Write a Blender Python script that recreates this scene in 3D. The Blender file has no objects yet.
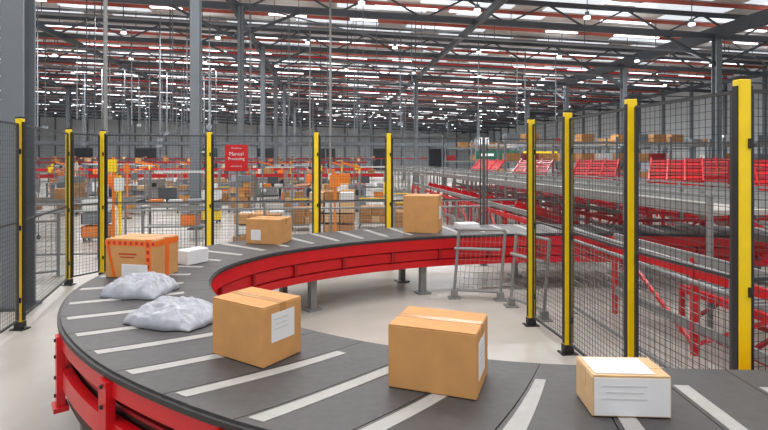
import bpy, bmesh, math, random
from mathutils import Vector, Matrix, noise
random.seed(7)
R=random.random
def U(a,b): return a+(b-a)*random.random()
def lin(c):
    return tuple(((x/255)/12.92 if x/255<=.04045 else ((x/255+.055)/1.055)**2.4) for x in c)
MATS={}
def mat(name,rgb,rough=.5,metal=0,var=.08,scale=8,bump=0,emit=0,coords='Object'):
    if name in MATS: return MATS[name]
    m=bpy.data.materials.new(name); m.use_nodes=True
    nt=m.node_tree; b=nt.nodes['Principled BSDF']
    c=lin(rgb)
    b.inputs['Roughness'].default_value=rough; b.inputs['Metallic'].default_value=metal
    if emit:
        b.inputs['Base Color'].default_value=(*c,1)
        b.inputs['Emission Color'].default_value=(*c,1); b.inputs['Emission Strength'].default_value=emit
    else:
        tc=nt.nodes.new('ShaderNodeTexCoord'); n=nt.nodes.new('ShaderNodeTexNoise')
        n.inputs['Scale'].default_value=scale; n.inputs['Detail'].default_value=4
        nt.links.new(tc.outputs[coords],n.inputs['Vector'])
        r=nt.nodes.new('ShaderNodeValToRGB')
        r.color_ramp.elements[0].position=.3; r.color_ramp.elements[1].position=.7
        r.color_ramp.elements[0].color=(*[x*(1-var) for x in c],1)
        r.color_ramp.elements[1].color=(*[min(1,x*(1+var)) for x in c],1)
        nt.links.new(n.outputs['Fac'],r.inputs['Fac']); nt.links.new(r.outputs['Color'],b.inputs['Base Color'])
        if bump:
            bp=nt.nodes.new('ShaderNodeBump'); bp.inputs['Strength'].default_value=bump; bp.inputs['Distance'].default_value=.01
            nt.links.new(n.outputs['Fac'],bp.inputs['Height']); nt.links.new(bp.outputs['Normal'],b.inputs['Normal'])
    MATS[name]=m; return m

class MB:
    def __init__(s): s.v=[];s.f=[];s.m=[];s.mats=[]
    def mi(s,m):
        if m not in s.mats: s.mats.append(m)
        return s.mats.index(m)
    def add(s,vs,fs,m):
        o=len(s.v); s.v+= [tuple(v) for v in vs]; k=s.mi(m)
        for f in fs: s.f.append(tuple(i+o for i in f)); s.m.append(k)
    def frame(s,c,X,Y,Z,m):
        vs=[c+X*i+Y*j+Z*k for k in(-1,1) for j in(-1,1) for i in(-1,1)]
        s.add(vs,[(0,2,3,1),(4,5,7,6),(0,1,5,4),(2,6,7,3),(0,4,6,2),(1,3,7,5)],m)
    def box(s,c,d,m,rz=0):
        co,si=math.cos(rz),math.sin(rz)
        s.frame(Vector(c),Vector((co,si,0))*d[0]/2,Vector((-si,co,0))*d[1]/2,Vector((0,0,1))*d[2]/2,m)
    def beam(s,p,q,w,h,m):
        p=Vector(p);q=Vector(q);d=q-p;L=d.length;d.normalize()
        up=Vector((0,0,1)) if abs(d.z)<.95 else Vector((0,1,0))
        sd=d.cross(up).normalized(); u=sd.cross(d)
        s.frame((p+q)/2,d*L/2,sd*w/2,u*h/2,m)
    def cyl(s,p,q,r,m,n=10):
        p=Vector(p);q=Vector(q);d=(q-p).normalized()
        up=Vector((0,0,1)) if abs(d.z)<.95 else Vector((0,1,0))
        a=d.cross(up).normalized();b=a.cross(d)
        vs=[]
        for e in(p,q):
            for i in range(n):
                t=2*math.pi*i/n; vs.append(e+a*r*math.cos(t)+b*r*math.sin(t))
        fs=[(i,(i+1)%n,n+(i+1)%n,n+i) for i in range(n)]+[tuple(range(n))[::-1],tuple(range(n,2*n))]
        s.add(vs,fs,m)
    def rbox(s,c,d,m,bev=.006,rz=0):
        bm=bmesh.new(); bmesh.ops.create_cube(bm,size=1)
        bmesh.ops.scale(bm,vec=d,verts=bm.verts)
        bmesh.ops.bevel(bm,geom=bm.edges[:],offset=bev,segments=2,affect='EDGES',profile=.5)
        M=Matrix.Translation(Vector(c))@Matrix.Rotation(rz,4,'Z')
        bm.verts.index_update()
        s.add([M@v.co for v in bm.verts],[[v.index for v in f.verts] for f in bm.faces],m); bm.free()
    def obj(s,name,parent=None,loc=None,rz=0,recenter=True,smooth=False):
        me=bpy.data.meshes.new(name)
        o=Vector((0,0,0))
        if recenter and loc is None and s.v:
            xs=[v[0] for v in s.v];ys=[v[1] for v in s.v];zs=[v[2] for v in s.v]
            o=Vector(((min(xs)+max(xs))/2,(min(ys)+max(ys))/2,min(zs)))
        me.from_pydata([(v[0]-o.x,v[1]-o.y,v[2]-o.z) for v in s.v],[],s.f)
        for m in s.mats: me.materials.append(m)
        for i,p in enumerate(me.polygons):
            p.material_index=s.m[i]; p.use_smooth=smooth
        me.update()
        ob=bpy.data.objects.new(name,me); bpy.context.collection.objects.link(ob)
        ob.location=loc if loc is not None else o
        ob.rotation_euler=(0,0,rz)
        if parent: ob.parent=parent
        return ob

# building frame: rotated 6.5 deg relative to the view
TH=math.radians(6.5); CT,ST=math.cos(TH),math.sin(TH)
def W(a,b,z): return Vector((a*CT-b*ST, a*ST+b*CT, z))
def line(mb,a0,b0,z0,a1,b1,z1,w,h,mt): mb.beam(W(a0,b0,z0),W(a1,b1,z1),w,h,mt)
def AB(a,b): v=W(a,b,0); return (v.x,v.y)

# ---------- materials
concrete=mat('concrete_floor',(170,165,157),.34,0,.12,1.1)
steel=mat('column_grey_paint',(112,118,124),.5,0,.05,3)
steel_d=mat('dark_steel',(70,75,81),.5,0,.08,3)
galv=mat('galvanised',(150,152,152),.4,.5,.12,14)
greyp=mat('grey_tube_paint',(132,133,132),.45,.2,.08,10)
red=mat('red_paint',(198,16,26),.35,0,.08,6)
redd=mat('red_deep_and_web_shade',(146,14,22),.4,0,.1,6)
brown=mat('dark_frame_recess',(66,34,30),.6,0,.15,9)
yellow=mat('yellow_paint',(240,204,14),.38,0,.05,8)
black=mat('black_steel',(28,28,30),.5,0,.1,10)
wire=mat('black_wire',(56,58,60),.5,.2,.1,10)
beltm=mat('belt_rubber',(70,68,68),.5,0,.12,20,.15)
rim=mat('belt_rim',(42,41,42),.5,0,.1,12)
stripe=mat('belt_gap_strip',(160,158,155),.5,0,.08,14)
card=mat('cardboard',(194,142,86),.75,0,.07,9,.1)
card2=mat('cardboard_dark',(168,120,72),.8,0,.08,9)
card3=mat('cardboard_pale',(206,172,130),.8,0,.08,9)
tape=mat('brown_tape',(182,132,78),.25,0,.04,9)
otape=mat('orange_tape',(228,104,30),.35,0,.06,9)
rtape=mat('red_print',(176,36,20),.5,0,.06,9)
label=mat('paper_label',(220,220,222),.6,0,.02,9)
ink=mat('label_ink',(196,196,198),.6,0,.05,9)
poly=mat('poly_bag_grey',(160,162,172),.28,0,.10,7,.3)
whitep=mat('white_paint',(210,212,212),.6,0,.04,4)
orange=mat('orange_paint',(226,124,34),.5,0,.08,6)
green=mat('green_sign',(20,78,60),.5,0,.05,6)
roofm=mat('roof_sheet',(212,206,202),.7,0,.2,.6)
glow_m=mat('roof_glow_panel',(214,222,228),.5,emit=.9)  # glowing panels added under the deck to brighten the roof
purl=mat('purlin_steel',(104,104,106),.55,0,.15,1)
purlr=mat('purlin_primer_red',(172,78,62),.6,0,.15,1)
lightm=mat('led_strip_lens',(252,253,255),.5,emit=3)
beige=mat('deck_beige',(160,156,149),.55,0,.08,3)
navy=mat('navy_cloth',(36,42,66),.8,0,.1,12)
vest=mat('hi_vis_vest',(240,120,30),.7,0,.06,12)
skin=mat('skin',(200,150,122),.6,0,.04,12)
hair=mat('hair',(48,34,26),.8,0,.1,20)

# ---------- floor, walls, roof
m=MB()
m.frame(W(-10,50,-.1),W(55,0,0),W(0,62,0),Vector((0,0,.1)),concrete)
m.obj('floor')
wallm=mat('wall_cladding',(200,203,206),.7,0,.05,.4)
m=MB()
m.frame(W(-10,108,6),W(55,0,0),W(0,.15,0),Vector((0,0,6)),wallm)
for i in range(-62,44,3):
    m.frame(W(i,107.75,5.5),W(.12,0,0),W(0,.12,0),Vector((0,0,5.5)),steel)
for i in range(-60,40,12):
    m.frame(W(i,107.7,2.2),W(2,0,0),W(0,.1,0),Vector((0,0,2.2)),steel_d)
m.obj('wall_back')
m=MB()
m.frame(W(34,48,6),W(.15,0,0),W(0,60,0),Vector((0,0,6)),wallm)
for i in range(-8,106,4):
    m.frame(W(33.75,i,5),W(.12,0,0),W(0,.12,0),Vector((0,0,5)),steel)
m.obj('wall_right')
m=MB()
m.frame(W(-64,48,6),W(.15,0,0),W(0,60,0),Vector((0,0,6)),wallm)
m.obj('wall_left')
def RZ(a): return 8.7-.03*a
m=MB()
lo,hi=-63.5,33.5
vs=[W(lo,-10,RZ(lo)+1.5),W(hi,-10,RZ(hi)+1.5),W(hi,108,RZ(hi)+1.5),W(lo,108,RZ(lo)+1.5)]
vs+=[v+Vector((0,0,.15)) for v in vs]
m.add(vs,[(0,3,2,1),(4,5,6,7),(0,1,5,4),(1,2,6,5),(2,3,7,6),(3,0,4,7)],roofm)
PS=1.6
for i in range(0,52):
    b=18+PS*(i+.5)
    a=lo+1+ (i%3)*2.3
    while a<hi-6:
        if i%2==0 or R()<.45:
            m.beam(W(a,b,RZ(a)+1.48),W(a+4.8,b,RZ(a+4.8)+1.48),1.2,.03,glow_m)
        a+=6.5
m.obj('ceiling')
m=MB(); k=0
b=18
while b<106:
    mt=purlr if k%2==1 else purl
    m.beam(W(lo,b,RZ(lo)+1.36),W(hi,b,RZ(hi)+1.36),.09,.17 if k%2 else .13,mt)
    b+=PS; k+=1
m.obj('roof_purlins')
for i in range(0,12):
    b=15.4+8*i
    m=MB()
    w=.16
    m.beam(W(lo,b,RZ(lo)+1.05),W(hi,b,RZ(hi)+1.05),w,.2,steel_d)
    m.beam(W(lo,b,RZ(lo)),W(hi,b,RZ(hi)),w,.24,steel_d)
    a=lo; up=False
    while a<hi-2:
        z0=RZ(a)+(1.05 if up else 0); z1=RZ(a+2)+(0 if up else 1.05)
        m.beam(W(a,b,z0),W(a+2,b,z1),.08,.08,steel_d)
        a+=2; up=not up
    m.obj('roof_truss')
m=MB()
for a in (-48,-37,-26,-15,-4,7,29):
    m.beam(W(a,14,RZ(a)-.1),W(a,107,RZ(a)-.1),.22,.28,steel_d)
m.beam(W(19.3,10,RZ(19.3)+.2),W(19.3,107,RZ(19.3)+.2),.26,.6,steel_d)
m.obj('roof_girders')
m=MB()
for i in range(1,11):
    b=15.4+8*i
    for a in (-26,-4,19.3):
        m.beam(W(a,b,RZ(a)-1.4),W(a-3,b,RZ(a-3)),.1,.12,steel_d)
        m.beam(W(a,b,RZ(a)-1.4),W(a+3,b,RZ(a+3)),.1,.12,steel_d)
        m.beam(W(a,b,RZ(a)+.2),W(a+11,b+8,RZ(a+11)+.2),.06,.06,steel)
        m.beam(W(a,b,RZ(a)-1.3),W(a,b+2.5,RZ(a)-.1),.1,.12,steel_d)
m.obj('roof_braces')
# cable trays and pipes
m=MB()
for i in range(0,9):
    b=25.5+8*i
    l2,h2=lo+2,hi-2
    m.beam(W(l2,b,RZ(l2)-.25),W(h2,b,RZ(h2)-.25),.35,.07,steel)
    m.beam(W(l2,b+2.6,RZ(l2)+.45),W(h2,b+2.6,RZ(h2)+.45),.09,.09,red if i%2 else purlr)
    m.beam(W(l2,b+4.4,RZ(l2)+.3),W(h2,b+4.4,RZ(h2)+.3),.12,.12,steel_d)
    a=l2+3
    while a<h2:
        for (db,z) in((0,-.25),(2.6,.45),(4.4,.3)):
            m.beam(W(a,b+db,RZ(a)+z),W(a,b+db,RZ(a)+1.3),.03,.03,steel_d)
        a+=4
m.obj('cable_trays')
# strip lights
m=MB()
for i in range(0,11):
    for kk,db in enumerate((.6,3.2,5.8)):
        b=16.6+8*i+db
        a=-62+U(0,5)
        while a<29:
            L=U(1.2,3.2)
            if R()<.66:
                m.beam(W(a,b,RZ(a)+.98),W(a+L,b,RZ(a+L)+.98),.2,.06,lightm)
            a+=L+U(.4,2.4)
m.obj('ceiling_strip_lights')
m=MB()
for i in range(0,10):
    for j in range(-12,6):
        a=j*5+1.5+(i%2)*2.5; b=21.5+8*i
        c=W(a,b,RZ(a)-.1)
        m.cyl(c,c+Vector((0,0,.1)),.14,lightm,10)
        m.cyl(c+Vector((0,0,.11)),c+Vector((0,0,.3)),.1,steel,8)
        m.cyl(c+Vector((0,0,.3)),c+Vector((0,0,1.2)),.02,steel_d,5)
m.obj('high_bay_lamps')
def column(a,b,w=.34):
    m=MB(); z=RZ(a); c=W(a,b,0)
    t=.03
    H=z
    for s in(-1,1):
        m.box((c.x+ -ST*s*w/2, c.y+CT*s*w/2, H/2),(w,t,H),steel,TH)
    m.box((c.x,c.y,H/2),(t,w-t,H),steel,TH)
    m.box((c.x,c.y,.02),(w+.12,w+.12,.04),steel_d,TH)
    m.obj('steel_column')
column(-4.14,7.46,.28)
for b in (15.4,23.4,31.4,39.4,47.4,63.4,79.4): column(-3.75,b,.26)
for b in (23.4,31.4,39.4,47.4,63.4,79.4): column(19.3,b,.3)
for b in (31.4,39.4,55.4,71.4): column(-26,b,.36)
for b in (39.4,55.4,79.4): column(7,b,.3)
m=MB()
for i in range(120):
    b=U(22,49); a=U(-28,7.5)
    c=W(a,b,0); z=U(2.8,5.5)
    t=.02+.0006*b
    m.beam((c.x,c.y,z),(c.x,c.y,RZ(a)+.9),t,t,steel if i%3 else steel_d)
    if i%4==0: m.box((c.x,c.y,z),(.3,.12,.2),steel,TH)
m.obj('service_drop_poles')
m=MB()
for (x,y) in ((-5.55,10.2),(-1.95,18.6),(-3.9,27.0)):
    m.cyl((x,y,0),(x,y,8.9),.04,greyp,8); m.box((x,y,.01),(.2,.2,.02),greyp)
    m.box((x,y-.06,1.4),(.14,.08,.24),whitep)
m.obj('cable_riser_poles')

# ---------- sorter belt path
cp=[(8,7.4),(7,7.75),(6,8.1),(4.5,8.4),(2.6,8.48),(1.05,8.25),(.1,7.93),(-.95,7.35),(-1.8,6.55),(-2.22,5.6),(-2.2,4.75),(-1.87,3.98),(-1.32,3.35),(-.75,2.92),(-.2,2.62),(.65,2.32),(2.07,2.2),(4,2.15),(5,2.15),(6,2.15)]
cp=[Vector((x,y,0)) for x,y in cp]
pts=[]
for i in range(1,len(cp)-2):
    p0,p1,p2,p3=cp[i-1:i+3]
    for k in range(24):
        t=k/24
        pts.append(.5*((2*p1)+(-p0+p2)*t+(2*p0-5*p1+4*p2-p3)*t*t+(-p0+3*p1-3*p2+p3)*t**3))
for _ in range(30):
    pts=[pts[0]]+[(pts[i-1]+pts[i]*2+pts[i+1])/4 for i in range(1,len(pts)-1)]+[pts[-1]]
cum=[0]
for i in range(1,len(pts)): cum.append(cum[-1]+(pts[i]-pts[i-1]).length)
LT=cum[-1]
def P(s):
    s=max(0,min(LT-1e-5,s))
    lo_,hi_=0,len(cum)-1
    while hi_-lo_>1:
        md=(lo_+hi_)//2
        if cum[md]<=s: lo_=md
        else: hi_=md
    t=(s-cum[lo_])/(cum[lo_+1]-cum[lo_])
    p=pts[lo_].lerp(pts[lo_+1],t)
    i=max(1,min(len(pts)-2,lo_))
    T0=(pts[i+1]-pts[i-1]).normalized(); T1=(pts[min(i+2,len(pts)-1)]-pts[i]).normalized()
    T=T0.lerp(T1,t).normalized()
    return p,T,Vector((-T.y,T.x,0))
def sweep(mb,o0,o1,z0,z1,m,s0=0,s1=None,step=.08):
    s1=LT if s1 is None else s1
    n=max(1,int((s1-s0)/step)); vs=[];fs=[]
    for i in range(n+1):
        p,T,N=P(s0+(s1-s0)*i/n)
        for o,z in((o0,z0),(o1,z0),(o1,z1),(o0,z1)):
            q=p+N*o; vs.append((q.x,q.y,z))
    for i in range(n):
        for k in range(4):
            a=i*4+k;b=i*4+(k+1)%4
            fs.append((a,b,b+4,a+4))
    fs.append((0,1,2,3)); fs.append((n*4+3,n*4+2,n*4+1,n*4))
    mb.add(vs,fs,m)
def skewk(s):
    # slats lie slightly skewed along the near straight
    p,_,_=P(s)
    if p.y>4.4: return 0
    f=min(1,(4.4-p.y)/1.4)
    g=1 if p.x<.5 else max(-.15,1-(p.x-.5)/.6)
    return .42*f*g
def slab(mb,o0,o1,s0,s1,z0,z1,m,no=6):
    vs=[];fs=[]
    for z in(z0,z1):
        for j in range(no+1):
            o=o0+(o1-o0)*j/no
            for ss in(s0,(s0+s1)/2,s1):
                p,T,N=P(ss+skewk(ss)*o); q=p+N*o; vs.append((q.x,q.y,z))
    K=(no+1)*3
    for j in range(no):
        for i in range(2):
            a=j*3+i
            fs.append((K+a,K+a+1,K+a+4,K+a+3)); fs.append((a,a+3,a+4,a+1))
        fs.append((j*3,K+j*3,K+j*3+3,j*3+3)); fs.append((j*3+2,j*3+5,K+j*3+5,K+j*3+2))
    for j in(0,no):
        for i in range(2):
            a=j*3+i; fs.append((a,a+1,K+a+1,K+a))
    mb.add(vs,fs,m)
HW=.57; BT=.87
conv=bpy.data.objects.new('curved_sorter_conveyor',None); bpy.context.collection.objects.link(conv)
m=MB()
sweep(m,-HW,HW,BT-.04,BT-.012,rim)
pitch=.42
s=0.5
while s<LT-pitch-.3:
    slab(m,-HW+.02,HW-.02,s,s+pitch-.006,BT-.012,BT,beltm)
    slab(m,-HW+.06,HW-.24,s+.02,s+.095,BT,BT+.003,stripe)
    s+=pitch
m.obj('belt',conv)
m=MB()
for sg in(-1,1):
    def sw(a,b,z0,z1,mt): sweep(m,sg*a,sg*b,z0,z1,mt)
    if sg>0:
        sw(.50,.56,.68,.83,red); sw(.48,.50,.48,.68,redd); sw(.50,.53,.53,.66,red); sw(.50,.545,.42,.51,red)  # deeper red web: shade between the red bands put into its colour
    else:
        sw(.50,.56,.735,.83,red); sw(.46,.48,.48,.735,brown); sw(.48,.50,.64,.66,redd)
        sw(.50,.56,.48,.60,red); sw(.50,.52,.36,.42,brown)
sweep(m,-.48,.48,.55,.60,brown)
m.obj('side_frame',conv)
m=MB()
s=.5
while s<LT:
    p,T,N=P(s); rz=math.atan2(T.y,T.x)
    for sg in(-1,1):
        if sg>0:
            q=p+N*.55
            m.box((q.x,q.y,.60),(.04,.03,.15),redd,rz); continue
        q=p+N*sg*.565
        m.box((q.x,q.y,.58),(.09,.05,.48),red,rz)
        m.box((q.x,q.y,.34),(.14,.09,.03),red,rz)
        for z in(.42,.54,.68,.79):
            c=p+N*sg*.59
            m.cyl((c.x,c.y,z),tuple(Vector((c.x,c.y,z))+N*sg*.012),.012,black,8)
    s+=.85
m.obj('frame_bracket',conv)
m=MB()
s=1.0
while s<LT:
    p,T,N=P(s); rz=math.atan2(T.y,T.x)
    for sg in(-1,1):
        q=p+N*sg*.40
        m.box((q.x,q.y,.24),(.09,.09,.46),greyp,rz)
        m.box((q.x,q.y,.012),(.2,.2,.024),greyp,rz)
        m.box((q.x,q.y,.46),(.2,.12,.08),greyp,rz)
    a=p+N*.40;b=p-N*.40
    m.beam((a.x,a.y,.5),(b.x,b.y,.5),.08,.08,greyp)
    s+=1.9
m.obj('support_legs',conv)

# ---------- cartons
TOP=BT+.0035
def carton(loc,d,rz,labels=(),body=card,tp=tape,fragile=False,name='cardboard_box',seam='x'):
    w,dp,h=d; m=MB()
    m.rbox((0,0,h/2-.002),(w,dp,h-.004),body,.005)
    if seam=='x':
        for sg in(-1,1): m.box((0,sg*(dp/4+.001),h-.001),(w-.006,dp/2-.004,.004),body)
        m.box((0,0,h+.0015),(w-.004,.05,.002),tp)
        for sg in(-1,1): m.box((sg*(w/2+.0005),0,h-.04),(.002,.05,.08),tp)
    else:
        for sg in(-1,1): m.box((sg*(w/4+.001),0,h-.001),(w/2-.004,dp-.006,.004),body)
        m.box((0,0,h+.0015),(.05,dp-.004,.002),tp)
        for sg in(-1,1): m.box((0,sg*(dp/2+.0005),h-.04),(.05,.002,.08),tp)
    for (face,u,z,lw,lh) in labels:
        if face=='-y':
            m.box((u,-dp/2-.003,z),(lw,.002,lh),label)
            for k in range(3): m.box((u-.1*lw,-dp/2-.0045,z+lh*(.28-.17*k)),(lw*(.6-.1*(k%2)),.001,lh*.04),ink)
        elif face=='+x':
            m.box((w/2+.001,u,z),(.002,lw,lh),label)
            for k in range(3): m.box((w/2+.0025,u-.1*lw,z+lh*(.28-.17*k)),(.001,lw*(.6-.1*(k%2)),lh*.04),ink)
        elif face=='top':
            m.box((u,z,h+.0035),(lw,lh,.002),label)
    if fragile:
        m.box((0,-dp/2-.001,h*.9),(w+.004,.002,.05),otape)
        m.box((w/2+.001,0,h*.9),(.002,dp,.05),otape)
        for k in range(9): 
            m.box((-w/2+.04+k*w/9,-dp/2-.0025,h*.9),(.026,.001,.03),rtape)
        for uu in (w*.36,):
            m.box((uu,-dp/2-.0015,h/2),(.055,.002,h),otape)
            m.box((uu,0,h+.003),(.055,dp,.002),otape)
            for k in range(5): m.box((uu,-dp/2-.003,.05+k*h/5.5),(.03,.001,.035),rtape)
        m.beam((-w*.44,-dp/2-.0012,h*.86),(-w*.30,-dp/2-.0012,h*.02),.001,.05,otape)
        m.box((-w*.05,-dp/2-.001,h*.62),(w*.36,.002,.014),rtape)
        m.box((-w*.05,-dp/2-.001,h*.54),(w*.30,.002,.010),rtape)
        m.box((w/2+.0015,0,h/2),(.002,.055,h),otape)
    return m.obj(name,loc=Vector(loc),rz=rz)
def rad(x): return math.radians(x)
carton((-.745,3.0,TOP),(.42,.30,.325),rad(-33),[('+x',.0,.20,.18,.16)],seam='x')
carton((.285,2.63,TOP),(.44,.34,.31),rad(-20),[('+x',-.03,.16,.18,.18)],seam='x')
carton((1.09,2.35,TOP),(.34,.22,.18),rad(-3),[('-y',.0,.09,.325,.165),('top',-.02,0,.26,.18)],body=card3,tp=card3,name='pale_parcel')
carton((-2.38,5.05,TOP),(.54,.36,.37),rad(-12),[('-y',.05,.075,.28,.12)],fragile=True)
carton((-1.58,7.05,TOP),(.5,.4,.33),rad(-12),[('-y',-.1,.12,.14,.14)],card)
carton((.62,8.15,TOP),(.54,.5,.57),rad(-14),[('+x',0,.3,.2,.2)],card)
carton((-2.10,5.62,TOP),(.18,.28,.15),rad(-30),[('top',0,0,.12,.14)],body=label,tp=label,name='white_carton')
carton((1.35,8.35,TOP),(.34,.26,.10),rad(12),[('top',0,0,.14,.16)],body=label,tp=label,name='white_carton')
def bag(loc,w,d,h,rz,seed):
    n=60; vs=[];fs=[]
    def prof(u,v):
        r=max(0,(1-abs(u)**2.6))*max(0,(1-abs(v)**2.6))
        return r**.55
    for j in range(n+1):
        for i in range(n+1):
            u=2*i/n-1; v=2*j/n-1
            e=.12*noise.noise(Vector((u*2,v*2,seed)))
            x=u*(w/2)*(1+e)*(1-.10*v*v); y=v*(d/2)*(1+e)*(1-.14*u*u)
            p=prof(u,v)
            rg=1-abs(noise.noise(Vector((u*3+v*2+seed,v*3.5-u*1.5+seed,2))))*3
            rg2=1-abs(noise.noise(Vector((u*6-v*3+seed,v*7+u*2,5))))*3
            wr=.5*noise.noise(Vector((u*1.8+seed,v*1.8,1)))+.18*rg+.11*rg2+.08*noise.noise(Vector((u*16,v*14,seed)))
            z=.004+h*p*(.78+.5*wr)
            vs.append((x,y,max(.004,z)))
    N=(n+1)**2
    for j in range(n+1):
        for i in range(n+1):
            x,y,z=vs[j*(n+1)+i]; vs.append((x*.97,y*.97,0))
    for j in range(n):
        for i in range(n):
            a=j*(n+1)+i
            fs.append((a,a+1,a+n+2,a+n+1)); fs.append((N+a,N+a+n+1,N+a+n+2,N+a+1))
    ring=[i for i in range(n+1)]+[(j)*(n+1)+n for j in range(1,n+1)]+[n*(n+1)+i for i in range(n-1,-1,-1)]+[j*(n+1) for j in range(n-1,0,-1)]
    for k in range(len(ring)):
        a=ring[k];b=ring[(k+1)%len(ring)]
        fs.append((b,a,N+a,N+b))
    m=MB(); m.add(vs,fs,poly); return m.obj('poly_mailer_bag',loc=Vector(loc),rz=rz,smooth=True)
bag((-2.07,4.36,TOP),.54,.46,.18,rad(-8),1.3)
bag((-1.48,3.62,TOP),.62,.46,.15,rad(-18),6.1)

# ---------- safety fences
def post(x,y,H=2.5,rz=0,w=.075):
    m=MB()
    m.rbox((0,0,H/2),(w,w*.75,H-.02),yellow,.006)
    m.box((w*.62,0,H/2+.03),(.016,w*.5,H-.16),black)
    m.box((-w*.56,0,H/2+.03),(.008,w*.5,H-.16),black)
    m.box((0,0,.006),(.17,.13,.012),black)
    m.box((0,0,.05),(w+.02,w*.75+.02,.09),black)
    m.box((0,0,H+.003),(w+.004,w*.75+.004,.012),black)
    for z in(.35,1.2,2.1):
        m.box((w*.35,-w*.42,z),(w*.3,.012,.06),black)
    for sx in(-1,1): m.cyl((sx*.065,0,.012),(sx*.065,0,.03),.01,galv,6)
    return m.obj('yellow_fence_post',loc=Vector((x,y,0)),rz=rz)
def panel(p,q,z0=.12,z1=2.42,sp=.05,sv=.05,t=.003,mt=None,fr=.022,name='wire_mesh_panel',inset=.066):
    mt=mt or wire
    p=Vector((*p,0));q=Vector((*q,0));d=(q-p);L=d.length;d.normalize();p=p+d*inset;q=q-d*inset;L-=2*inset
    m=MB(); up=Vector((0,0,1))
    for z in(z0,z1,(z0+z1)/2): m.beam(p+up*z,q+up*z,fr,fr,mt)
    for e in(p,q): m.beam(e+up*z0,e+up*z1,fr,fr,mt)
    n=int(L/sp)
    for i in range(1,n): 
        e=p+d*(L*i/n); m.beam(e+up*z0,e+up*z1,t,t,mt)
    n=int((z1-z0)/sv)
    for i in range(1,n):
        z=z0+(z1-z0)*i/n; m.beam(p+up*z,q+up*z,t,t,mt)
    return m.obj(name)
runR=[(3.6,3.35),(2.18,3.12),(1.99,4.13),(1.9,5.3),(1.78,6.2)]
runL=[(-3.9,4.4),(-4.3,6.05),(-5.05,8.2),(-4.78,8.7),(-3.05,8.95),(-1.2,9.1),(.09,9.35)]
for run in(runR,runL):
    for i,pq in enumerate(run):
        post(pq[0],pq[1],rz=(0.1 if run is runR else -.1), w=.078)
    for i in range(len(run)-1): panel(run[i],run[i+1])
run=[(.09,9.35),(1.9,9.75),(3.7,10.1)]
for i in range(len(run)-1): panel(run[i],run[i+1],z1=2.4,sp=.08,sv=.08)
for q in run[1:]:
    m=MB(); m.rbox((0,0,1.22),(.05,.05,2.44),steel_d,.004); m.box((0,0,.006),(.14,.12,.012),black); m.obj('steel_fence_post',loc=Vector((q[0],q[1],0)))

def guard(p,q,H=1.1,sp=.09,step=1.5,name='mesh_guard_rail',zb=.1):
    p=Vector((*p,0));q=Vector((*q,0));d=q-p;L=d.length;d.normalize(); up=Vector((0,0,1))
    m=MB()
    for z in(H,H-.14,zb): m.cyl(p+up*z,q+up*z,.022,greyp,8)
    n=max(1,round(L/step))
    for i in range(n+1):
        e=p+d*L*i/n; m.cyl(e,e+up*H,.024,greyp,8); m.box((e.x,e.y,.006),(.14,.14,.012),greyp)
    k=int(L/sp)
    for i in range(k): 
        e=p+d*L*i/k; m.beam(e+up*zb,e+up*(H-.14),.005,.005,galv)
    for i in range(1,10):
        z=zb+(H-.14-zb)*i/10; m.beam(p+up*z,q+up*z,.005,.005,galv)
    m.obj(name)
guard((-9.5,10.0),(-5.8,10.4)); guard((-5.3,10.5),(3.0,11.6))
guard((-8,7.0),(-5.6,8.8))
guard(AB(3.1,3.6),AB(3.2,6.4),1.1)
guard(AB(6.6,3.6),AB(6.6,6.2),1.45,sp=.07)
m=MB()
for (x0,y0,x1,y1) in ((1.02,7.42,1.66,7.3),(1.74,7.0,2.0,6.4)):
    a=Vector((x0,y0,0));b=Vector((x1,y1,0));up=Vector((0,0,1))
    la=Vector((.07,0,0))
    A0=a+up*.12;A1=a+up*1.0+la;B0=b+up*.12;B1=b+up*1.0+la
    for s_,e_ in((A0,A1),(B0,B1),(A0,B0),(A1,B1),(A0+up*.6,B0+up*.6)): m.cyl(s_,e_,.022,greyp,8)
    for i in range(1,10):
        t=i/10; m.beam(A0.lerp(B0,t),A1.lerp(B1,t),.004,.004,greyp)
        m.beam(A0.lerp(A1,t),B0.lerp(B1,t),.004,.004,greyp)
    for e in(a,b):
        m.box((e.x,e.y,.06),(.09,.09,.12),greyp); m.box((e.x,e.y,.008),(.18,.16,.016),greyp)
m.obj('guard_barrier')

# ---------- right-hand elevated deck conveyor and red chutes
def gap(a,b):  # keep clear of the sorter passing underneath
    return 6.4<b<9.0
DZ=1.38
m=MB()
for (a,wd) in ((4.9,.9),(6.15,.9)):
    m.frame(W(a,22,DZ),W(wd/2,0,0),W(0,16.5,0),Vector((0,0,.03)),beige)
    for e in(-1,1):
        line(m,a+e*wd/2,5.5,DZ+.04,a+e*wd/2,38.5,DZ+.04,.05,.14,galv)
        line(m,a+e*wd/2,5.5,DZ+.2,a+e*wd/2,38.5,DZ+.2,.03,.03,greyp)
        b=5.5
        while b<38.5:
            line(m,a+e*wd/2,b,1.1 if gap(a,b) else 0,a+e*wd/2,b,DZ+.2,.05,.05,greyp)
            b+=1.7
m.obj('elevated_deck_conveyor')
m=MB()
for i in range(int(28/.14)):
    b=9.2+i*.14; line(m,4.35,b,.15,4.35,b,1.3,.005,.005,galv)
for i in range(11): line(m,4.35,9.2,.15+i*.115,4.35,37.5,.15+i*.115,.005,.005,galv)
line(m,4.35,9.2,.12,4.35,37.5,.12,.04,.04,greyp)
m.obj('deck_side_mesh')
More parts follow.
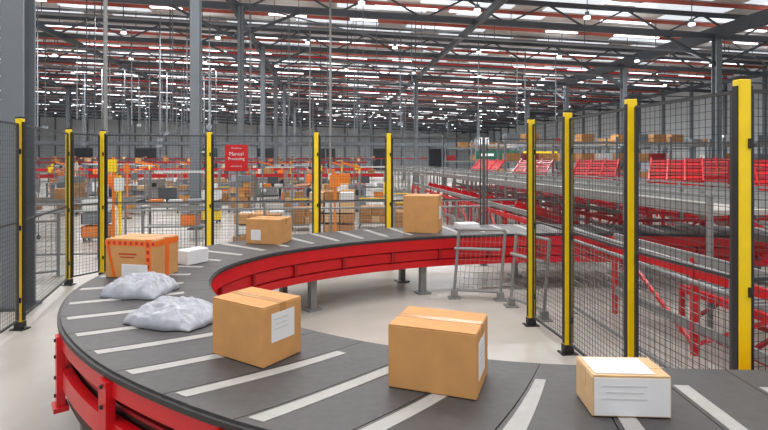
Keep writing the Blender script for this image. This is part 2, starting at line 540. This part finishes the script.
def chute(a,b,sc=1):
    m=MB()
    X=W(1,0,0); Y=W(0,1,0)
    ex=X*1.3*sc; ey=X*.75*sc+Y*1.0*sc+Vector((0,0,.5*sc))
    O=W(a-.6,b,1.5)
    n=ex.cross(ey).normalized()
    # slatted bed: separate red slats with gaps between them
    for i in range(7):
        t=(i+.5)/7
        m.frame(O+ex/2+ey*t,ex/2,ey*.045,n*.012,red if i%2 else redd)
    for t in(0,.33,.66,1): m.beam(O+ex*t+n*.03,O+ex*t+ey+n*.03,.03,.07,red)
    for t in(0,1): m.beam(O+ey*t-n*.03,O+ey*t+ex-n*.03,.04,.06,red)
    for i in(0,1):
        for j in(0,1):
            q=O+ex*i+ey*j; m.beam((q.x,q.y,0),(q.x,q.y,q.z),.05,.05,redd)
    m.obj('red_parcel_chute')
for b in(8.0,10.4,13.9,18.5,24): chute(7.55,b,1.0)
for b in(9.6,13.6): chute(10.9,b,1.1)
m=MB()
for a in(3.75,5.55,7.3,9.4,11.6):
    for (b0,b1) in ((3.4,6.3),(9.1,22)):
        if b0<5 and a>7: continue
        n=max(1,round((b1-b0)/1.3)); st=(b1-b0)/n
        H=1.0 if a<7 else 1.25
        for k in range(n+1):
            b=b0+k*st
            line(m,a,b,0,a,b,H,.055,.055,red)
            if k<n:
                if k%2: line(m,a,b,.1,a,b+st,.95,.035,.035,red)
                else: line(m,a,b,.95,a,b+st,.1,.035,.035,red)
            if a<11 and a>4 and b0>5: line(m,a,b,.85,a+1.75,b,.85,.04,.06,redd)
        for z in(.3,.85,H): line(m,a,b0,z,a,b1,z,.04,.09,red if z==.85 else greyp)
m.obj('red_steel_frame')
m=MB()
for a in(4.65,8.4,10.5):
    for b in(3.6,5.0,9.6,11.4,13.2,15,17,19):
        if b<9: continue
        c=W(a,b+.6,.72); ex=W(.6,0,0)+Vector((0,0,-.25)); ey=W(0,.5,0)
        n=ex.cross(ey).normalized()
        m.frame(c,ex,ey,n*.015,redd)
        m.frame(c-ey+n*.08,ex,ey*.03,n*.08,red); m.frame(c+ey+n*.08,ex,ey*.03,n*.08,red)
m.obj('red_slide_trays')
# low red bases standing just behind the fence
m=MB()
for b in(3.7,4.6,5.5):
    for a in(4.1,4.9):
        line(m,a,b,0,a,b,.55,.05,.05,red)
    line(m,4.1,b,.5,4.9,b,.5,.05,.06,red); line(m,4.1,b,.08,4.9,b,.5,.035,.035,redd)
for a in(4.1,4.9):
    line(m,a,3.7,.52,a,5.5,.52,.05,.08,red); line(m,a,3.7,.1,a,5.5,.1,.04,.05,redd)
for i in range(16): line(m,4.12,3.75+i*.112,.57,4.88,3.75+i*.112,.57,.045,.045,galv)
m.obj('low_roller_table')
m=MB()
for (a,z) in ((13.0,1.2),(15.0,1.5)):
    for e in(0,.8):
        line(m,a+e,8,z,a+e,23,z,.08,.14,red if e else greyp)
    line(m,a+.4,8,z-.02,a+.4,23,z-.02,.7,.04,rim)
    b=8
    while b<22: 
        line(m,a+.4,b,0,a+.4,b,z,.08,.08,steel)
        c=W(a+.4,b+1,z+.13); m.box(tuple(c),(.4,.4,.26),random.choice([card,card2,whitep]),TH)
        b+=3
m.obj('red_line_conveyor')
m=MB()
for b in (25,30,38):
    for a in range(9,30,3):
        if abs(a-19.3)<1: continue
        line(m,a,b,0,a,b,3.2,.1,.1,steel); line(m,a,b+1,0,a,b+1,3.2,.1,.1,steel)
    for z in(.9,1.9,2.9):
        for e in(0,1): line(m,9,b+e,z,29,b+e,z,.06,.1,greyp)
        for a in range(9,28):
            if abs(a-19.3)>1 and R()<.6:
                c=W(a+.5,b+.5,z+.05+.2); m.box(tuple(c),(.7,.7,.4),random.choice([card,card2,whitep,redd,steel]),TH)
m.obj('storage_racking')

# ---------- background clutter
def cage_mesh(k):
    random.seed(50+k); m=MB(); w,d,h=.8,.7,1.6
    for x in(-w/2,w/2):
        for y in(-d/2,d/2):
            m.cyl((x,y,.15),(x,y,h),.018,galv,6); m.cyl((x-.015,y,.07),(x+.015,y,.07),.06,black,8); m.beam((x,y,.07),(x,y,.16),.03,.03,galv)
        for i in range(1,6): m.beam((x,-d/2+d*i/6,.18),(x,-d/2+d*i/6,h),.012,.012,galv)
        for z in(.6,1.1,h): m.beam((x,-d/2,z),(x,d/2,z),.02,.02,galv)
    for z in(.18,.9,h): m.beam((-w/2,d/2,z),(w/2,d/2,z),.02,.02,galv)
    m.beam((-w/2,-d/2,.9),(w/2,-d/2,.9),.03,.03,[orange,red,galv,yellow][k%4])
    m.box((0,0,.17),(w,d,.03),galv)
    z=.19
    while z<[1.2,.7,1.0,.5][k%4]:
        hh=U(.14,.26); x=-w/2+.02
        while x<w/2-.2:
            ww=min(U(.16,.34),w/2-.02-x)
            m.box((x+ww/2,U(-.05,.05),z+hh*.5),(ww-.01,d-.15,hh*.95),random.choice([card,card2,card3,poly,steel,card2]),0)
            x+=ww
        z+=hh
    return m
def stack_mesh(k):
    random.seed(90+k); m=MB()
    for i in range(-3,4): m.box((i*.17,0,.13),(.1,1,.02),card3)
    for y in(-.45,0,.45): m.box((0,y,.06),(1.15,.1,.12),card2)
    z=.14
    for l in range(2+k):
        for i in range(3):
            for j in range(2):
                m.box((-.38+i*.38+U(-.01,.01),-.24+j*.48,z+.13),(.35,.44,U(.2,.26)),random.choice([card,card2,card3,card2,whitep]))
        z+=.27
    return m
def bench_mesh(k):
    random.seed(130+k); m=MB()
    m.box((0,0,.85),(1.6,.7,.05),greyp)
    for x in(-.75,.75):
        for y in(-.3,.3): m.box((x,y,.42),(.05,.05,.84),steel)
        m.box((x,.32,1.3),(.05,.05,.9),steel)
    m.box((0,.32,1.72),(1.55,.06,.05),steel); m.box((0,.15,1.7),(1.2,.12,.05),whitep)
    m.box((0,0,.35),(1.5,.6,.03),greyp)
    m.box((-.3,.2,1.15),(.45,.04,.3),steel_d); m.box((-.3,.22,.95),(.06,.06,.16),black)
    for i in range(3): m.box((-.5+i*.45,-.05,.875+.08),(U(.2,.35),.25,U(.1,.2)),random.choice([card,whitep,poly,orange]))
    m.box((.3,0,.5),(.4,.4,.26),[orange,yellow,redd][k%3])
    return m
def tote_mesh(k):
    random.seed(160+k); m=MB()
    for z,c in ((.1,[orange,yellow,redd][k%3]),(.42,steel),(.74,whitep)):
        m.box((0,0,z+.02),(.6,.4,.02),c)
        for sx in(-1,1): m.box((sx*.29,0,z+.15),(.02,.4,.26),c)
        for sy in(-1,1): m.box((0,sy*.19,z+.15),(.6,.02,.26),c)
    for sx in(-1,1):
        for sy in(-1,1): m.cyl((sx*.24-.02,sy*.16,.05),(sx*.24+.02,sy*.16,.05),.05,black,8)
    m.box((0,0,.1),(.56,.36,.03),steel)
    return m
def machine_mesh(k):
    random.seed(190+k); m=MB()
    m.rbox((0,0,.55),(1.1,.8,1.0),[steel,greyp,steel_d][k%3],.03)
    m.box((0,0,.03),(1.2,.9,.06),black)
    m.rbox((-.3,.1,1.25),(.4,.5,.45),[orange,whitep,redd][k%3],.03)
    m.cyl((.3,.1,1.05),(.3,.1,1.75),.04,orange if k%2 else yellow,8); m.beam((.3,.1,1.7),(-.4,-.2,1.9),.08,.08,orange)
    m.box((.25,-.41,.75),(.3,.02,.2),black); m.box((-.2,-.41,.5),(.35,.02,.5),whitep)
    for i in range(4): m.cyl((-.5+i*.33,-.45,.97),(-.5+i*.33,-.2,1.07),.03,redd,6)
    return m
tm=[]
for k in range(4): tm.append(('roll_cage',cage_mesh(k)))
for k in range(3): tm.append(('pallet_of_cartons',stack_mesh(k)))
for k in range(2): tm.append(('packing_bench',bench_mesh(k)))
for k in range(2): tm.append(('stacked_totes',tote_mesh(k)))
for k in range(2): tm.append(('packing_machine',machine_mesh(k)))
random.seed(11)
done={}
cols=(15.4,23.4,31.4,39.4,47.4)
workers=((-7.6,19.0),(-.6,18.8),(-2.2,26.6),(-11.5,23.9))
for b in(13.4,14.9,16.9,20.2,21.8,27.3,28.9,30.6,35.4,37.2,41,43,48,50):
    a=-8-b*.55
    while a< 2.4:
        ok=R()<.93
        if any(abs(a+3.75)<1.3 and abs(b-c)<1.2 for c in cols): ok=False
        if 14<b<17 and a<-4.6: ok=False
        if any(abs(a-x)<1.2 and abs(b-y)<1.1 for x,y in workers): ok=False
        if ok:
            i=random.randrange(len(tm)); nm,mb=tm[i]
            rz=TH+U(-.12,.12)
            loc=W(a+U(-.1,.1),b+U(-.1,.1),0)
            if i not in done:
                o=mb.obj(nm,loc=loc,rz=rz); done[i]=o.data
            else:
                o=bpy.data.objects.new(nm,done[i]); bpy.context.collection.objects.link(o)
                o.location=loc; o.rotation_euler=(0,0,rz)
        a+=U(1.75,2.0)+b*.006
for (b,z,a0,a1,mt) in ((15.2,.85,-24,-5.2,greyp),(25.4,1.25,-26,3,red),(33.5,1.4,-34,3,red),(45,1.8,-40,3.6,redd),(57,2.0,-40,5.5,greyp),(70,2.2,-40,14,redd)):
    m=MB()
    line(m,a0,b,z,a1,b,z,.7,.05,rim)
    for e in(-.38,.38): line(m,a0,b+e,z,a1,b+e,z,.05,.16,mt)
    a=a0+.1
    while a<a1:
        for e in(-.38,.38): line(m,a,b+e,0,a,b+e,z,.06,.06,greyp)
        a+=2.5
    a=a0+.5
    while a<a1-.5:
        c=W(a,b,0); s_=U(.12,.35); m.box((c.x,c.y,z+.03+s_/2),(U(.2,.4),.35,s_),random.choice([card,card2,card3,poly]),U(-.3,.3)); a+=U(1.2,3)
    m.obj('belt_conveyor')
for i in range(24):
    b=random.choice((12.6,18.4,22.9,24,32,39)); a=U(-8-b*.5,2.2)
    if abs(a+3.75)<.9: a-=1.8
    if b<17 and a<-5: a=U(-3,2)
    m=MB(); hh=U(1.5,2.1)
    m.cyl((0,0,0),(0,0,hh),.035,orange if i%3 else yellow,8); m.cyl((0,0,0),(0,0,.03),.16,black,10)
    m.box((0,-.05,hh-.2),(U(.15,.3),.02,.3),random.choice([orange,yellow,whitep,steel]))
    m.obj('bay_marker_post',loc=W(a,b,0),rz=TH)
m=MB()
for z in(3.6,4.6): 
    line(m,-40,52,z,12,52,z,.15,.3 if z<4 else .06,steel)
    line(m,-40,54.5,z,12,54.5,z,.15,.3 if z<4 else .06,steel)
a=-40
while a<=12:
    line(m,a,52,0,a,52,4.6,.15,.15,steel); a+=4
m.frame(W(-14,53.25,3.75),W(26,0,0),W(0,1.2,0),Vector((0,0,.05)),greyp)
m.obj('mezzanine_gantry')

# ---------- workers in the hall (skinned figures)
def worker(a,b,rz,arm=0):
    root=bpy.data.objects.new('warehouse_worker',None); bpy.context.collection.objects.link(root)
    root.location=W(a,b,0); root.rotation_euler=(0,0,rz)
    def skinned(name,V,E,Rd,mt,sub=1,rt=0):
        me=bpy.data.meshes.new(name); me.from_pydata(V,E,[]); me.materials.append(mt)
        o=bpy.data.objects.new(name,me); bpy.context.collection.objects.link(o); o.parent=root
        md=o.modifiers.new('Skin','SKIN'); sv=me.skin_vertices[0].data
        for i,r in enumerate(Rd): sv[i].radius=r if isinstance(r,tuple) else (r,r)
        sv[rt].use_root=True
        s2=o.modifiers.new('Sub','SUBSURF'); s2.levels=sub; s2.render_levels=sub
        return o
    skinned('trousers',[(0,0,.95),(.1,0,.88),(.12,-.02,.5),(.13,.02,.1),(-.1,0,.88),(-.12,.05,.5),(-.13,.1,.1),(0,0,1.02)],
        [(0,1),(1,2),(2,3),(0,4),(4,5),(5,6),(0,7)],[(.14,.11),.1,.075,.06,.1,.075,.06,(.15,.11)],navy)
    f=-.38-.1*arm
    skinned('vest_torso',[(0,0,1.0),(0,0,1.2),(0,0,1.4),(.19,0,1.43),(.23,-.03,1.18),(-.19,0,1.43),(-.23,-.03,1.18),(0,0,1.49)],
        [(0,1),(1,2),(2,3),(3,4),(2,5),(5,6),(2,7)],[(.15,.11),(.15,.11),(.16,.11),.07,.055,.07,.055,.06],vest)
    for sx in(-1,1):
        hx=sx*.2
        V=[(sx*.23,-.03,1.2),(sx*.24,-.05,1.12),(hx,f*.75,1.08),(hx,f,1.08)]
        E=[(0,1),(1,2),(2,3)]; Rr=[.05,.045,.032,.03]
        for k in range(4):
            i0=len(V); L=(.075,.085,.08,.065)[k]
            V+=[(hx+(k-1.5)*.02,f-.05,1.08),(hx+(k-1.5)*.021,f-.05-L*.6,1.075),(hx+(k-1.5)*.021,f-.05-L,1.055)]
            E+=[(3,i0),(i0,i0+1),(i0+1,i0+2)]; Rr+=[.011,.009,.008]
        i0=len(V); V+=[(hx-sx*.035,f-.03,1.085),(hx-sx*.05,f-.07,1.08)]; E+=[(3,i0),(i0,i0+1)]; Rr+=[.012,.009]
        skinned('forearm_and_hand',V,E,Rr,skin)
    skinned('head',[(0,0,1.46),(0,-.01,1.54),(0,-.015,1.63),(0,0,1.71),(0,-.1,1.60),(.08,0,1.62),(-.08,0,1.62)],[(0,1),(1,2),(2,3),(2,4),(2,5),(2,6)],[.055,.06,(.075,.095),(.065,.08),.014,.016,.016],skin,2)
    skinned('hair',[(0,.03,1.62),(0,.02,1.71),(0,-.03,1.745)],[(0,1),(1,2)],[.085,.085,.07],hair,2)
    mb=MB()
    for sx in(-1,1):
        mb.rbox((sx*.13,(-.03 if sx>0 else .05),.045),(.1,.27,.09),black,.02)
        mb.box((sx*.03,-.088,1.64),(.014,.01,.008),black)
    mb.box((0,-.088,1.565),(.04,.01,.008),rtape)
    mb.obj('shoes_and_features',root,loc=Vector((0,0,0)))
worker(-7.6,19.0,.4); worker(-.6,18.8,-1.2,1); worker(-2.2,26.6,.2,1); worker(-11.5,23.9,2.6)

def hsign(a,b,z,w,h,mt,name):
    m=MB(); c=W(a,b,z)
    m.box((c.x,c.y,c.z),(w,.06,h),mt,TH)
    n=max(1,int(w/1.2))
    for i in range(n):
        q=W(a-w/2+(i+.5)*w/n,b-.05,z); m.box(tuple(q),(w/n*.6,.02,h*.3),whitep if mt is green else black,TH)
    for e in(-.45,.45):
        q=W(a+e*w,b,0); m.beam((q.x,q.y,z+h/2),(q.x,q.y,RZ(a)),.04,.04,steel_d)
    m.obj(name)
hsign(10.0,29,2.3,2.6,.5,green,'green_hanging_sign')
hsign(12.6,29,2.3,2.1,.42,yellow,'yellow_hanging_sign')
hsign(-9,40,2.6,1.6,.5,green,'green_hanging_sign')
sg=bpy.data.objects.new('red_notice_sign',None); bpy.context.collection.objects.link(sg); sg.location=(-2.88,10.0,0)
m=MB(); m.rbox((0,0,2.04),(.45,.02,.52),red,.004); m.cyl((0,.03,0),(0,.03,2.3),.025,greyp,8); m.box((0,0,.01),(.2,.2,.02),greyp)
m.obj('board',sg,loc=Vector((0,0,0)))
for i,(t,sz,z) in enumerate((('Warehouse',.045,2.22),('Manual',.10,2.09),('Processing',.075,2.0),('authorised only',.035,1.87))):
    cu=bpy.data.curves.new('lettering','FONT'); cu.body=t; cu.size=sz; cu.align_x='CENTER'; cu.extrude=.001
    cu.materials.append(label)
    o=bpy.data.objects.new('lettering',cu); bpy.context.collection.objects.link(o); o.parent=sg
    o.location=(0,-.012,z); o.rotation_euler=(math.pi/2,0,0)

# ---------- lights
def area(a,b,z,sx,sy,e):
    l=bpy.data.lights.new('hall_lamp','AREA'); l.shape='RECTANGLE'; l.size=sx; l.size_y=sy; l.energy=e; l.color=(.985,.99,1)
    o=bpy.data.objects.new('hall_lamp',l); bpy.context.collection.objects.link(o); o.location=W(a,b,z); o.rotation_euler=(0,0,TH)
for b in(0,7,14): 
    for a in(-8,0,8): area(a,b,RZ(a)-.5,5,1.2,355)
for b in(26,40,58,80):
    for a in(-36,-12,12): area(a,b,RZ(a)-.3,14,.6,1900)
w=bpy.data.worlds.new('world'); bpy.context.scene.world=w; w.use_nodes=True
w.node_tree.nodes['Background'].inputs[0].default_value=(.96,.98,1,1)
w.node_tree.nodes['Background'].inputs[1].default_value=.9

cam=bpy.data.cameras.new('camera'); co=bpy.data.objects.new('camera',cam); bpy.context.collection.objects.link(co)
co.location=(0,0,2); co.rotation_euler=(math.pi/2,0,0); cam.lens=24; cam.sensor_width=36; cam.shift_y=-.0716; cam.clip_end=400
bpy.context.scene.camera=co
bpy.context.scene.view_settings.view_transform='Standard'
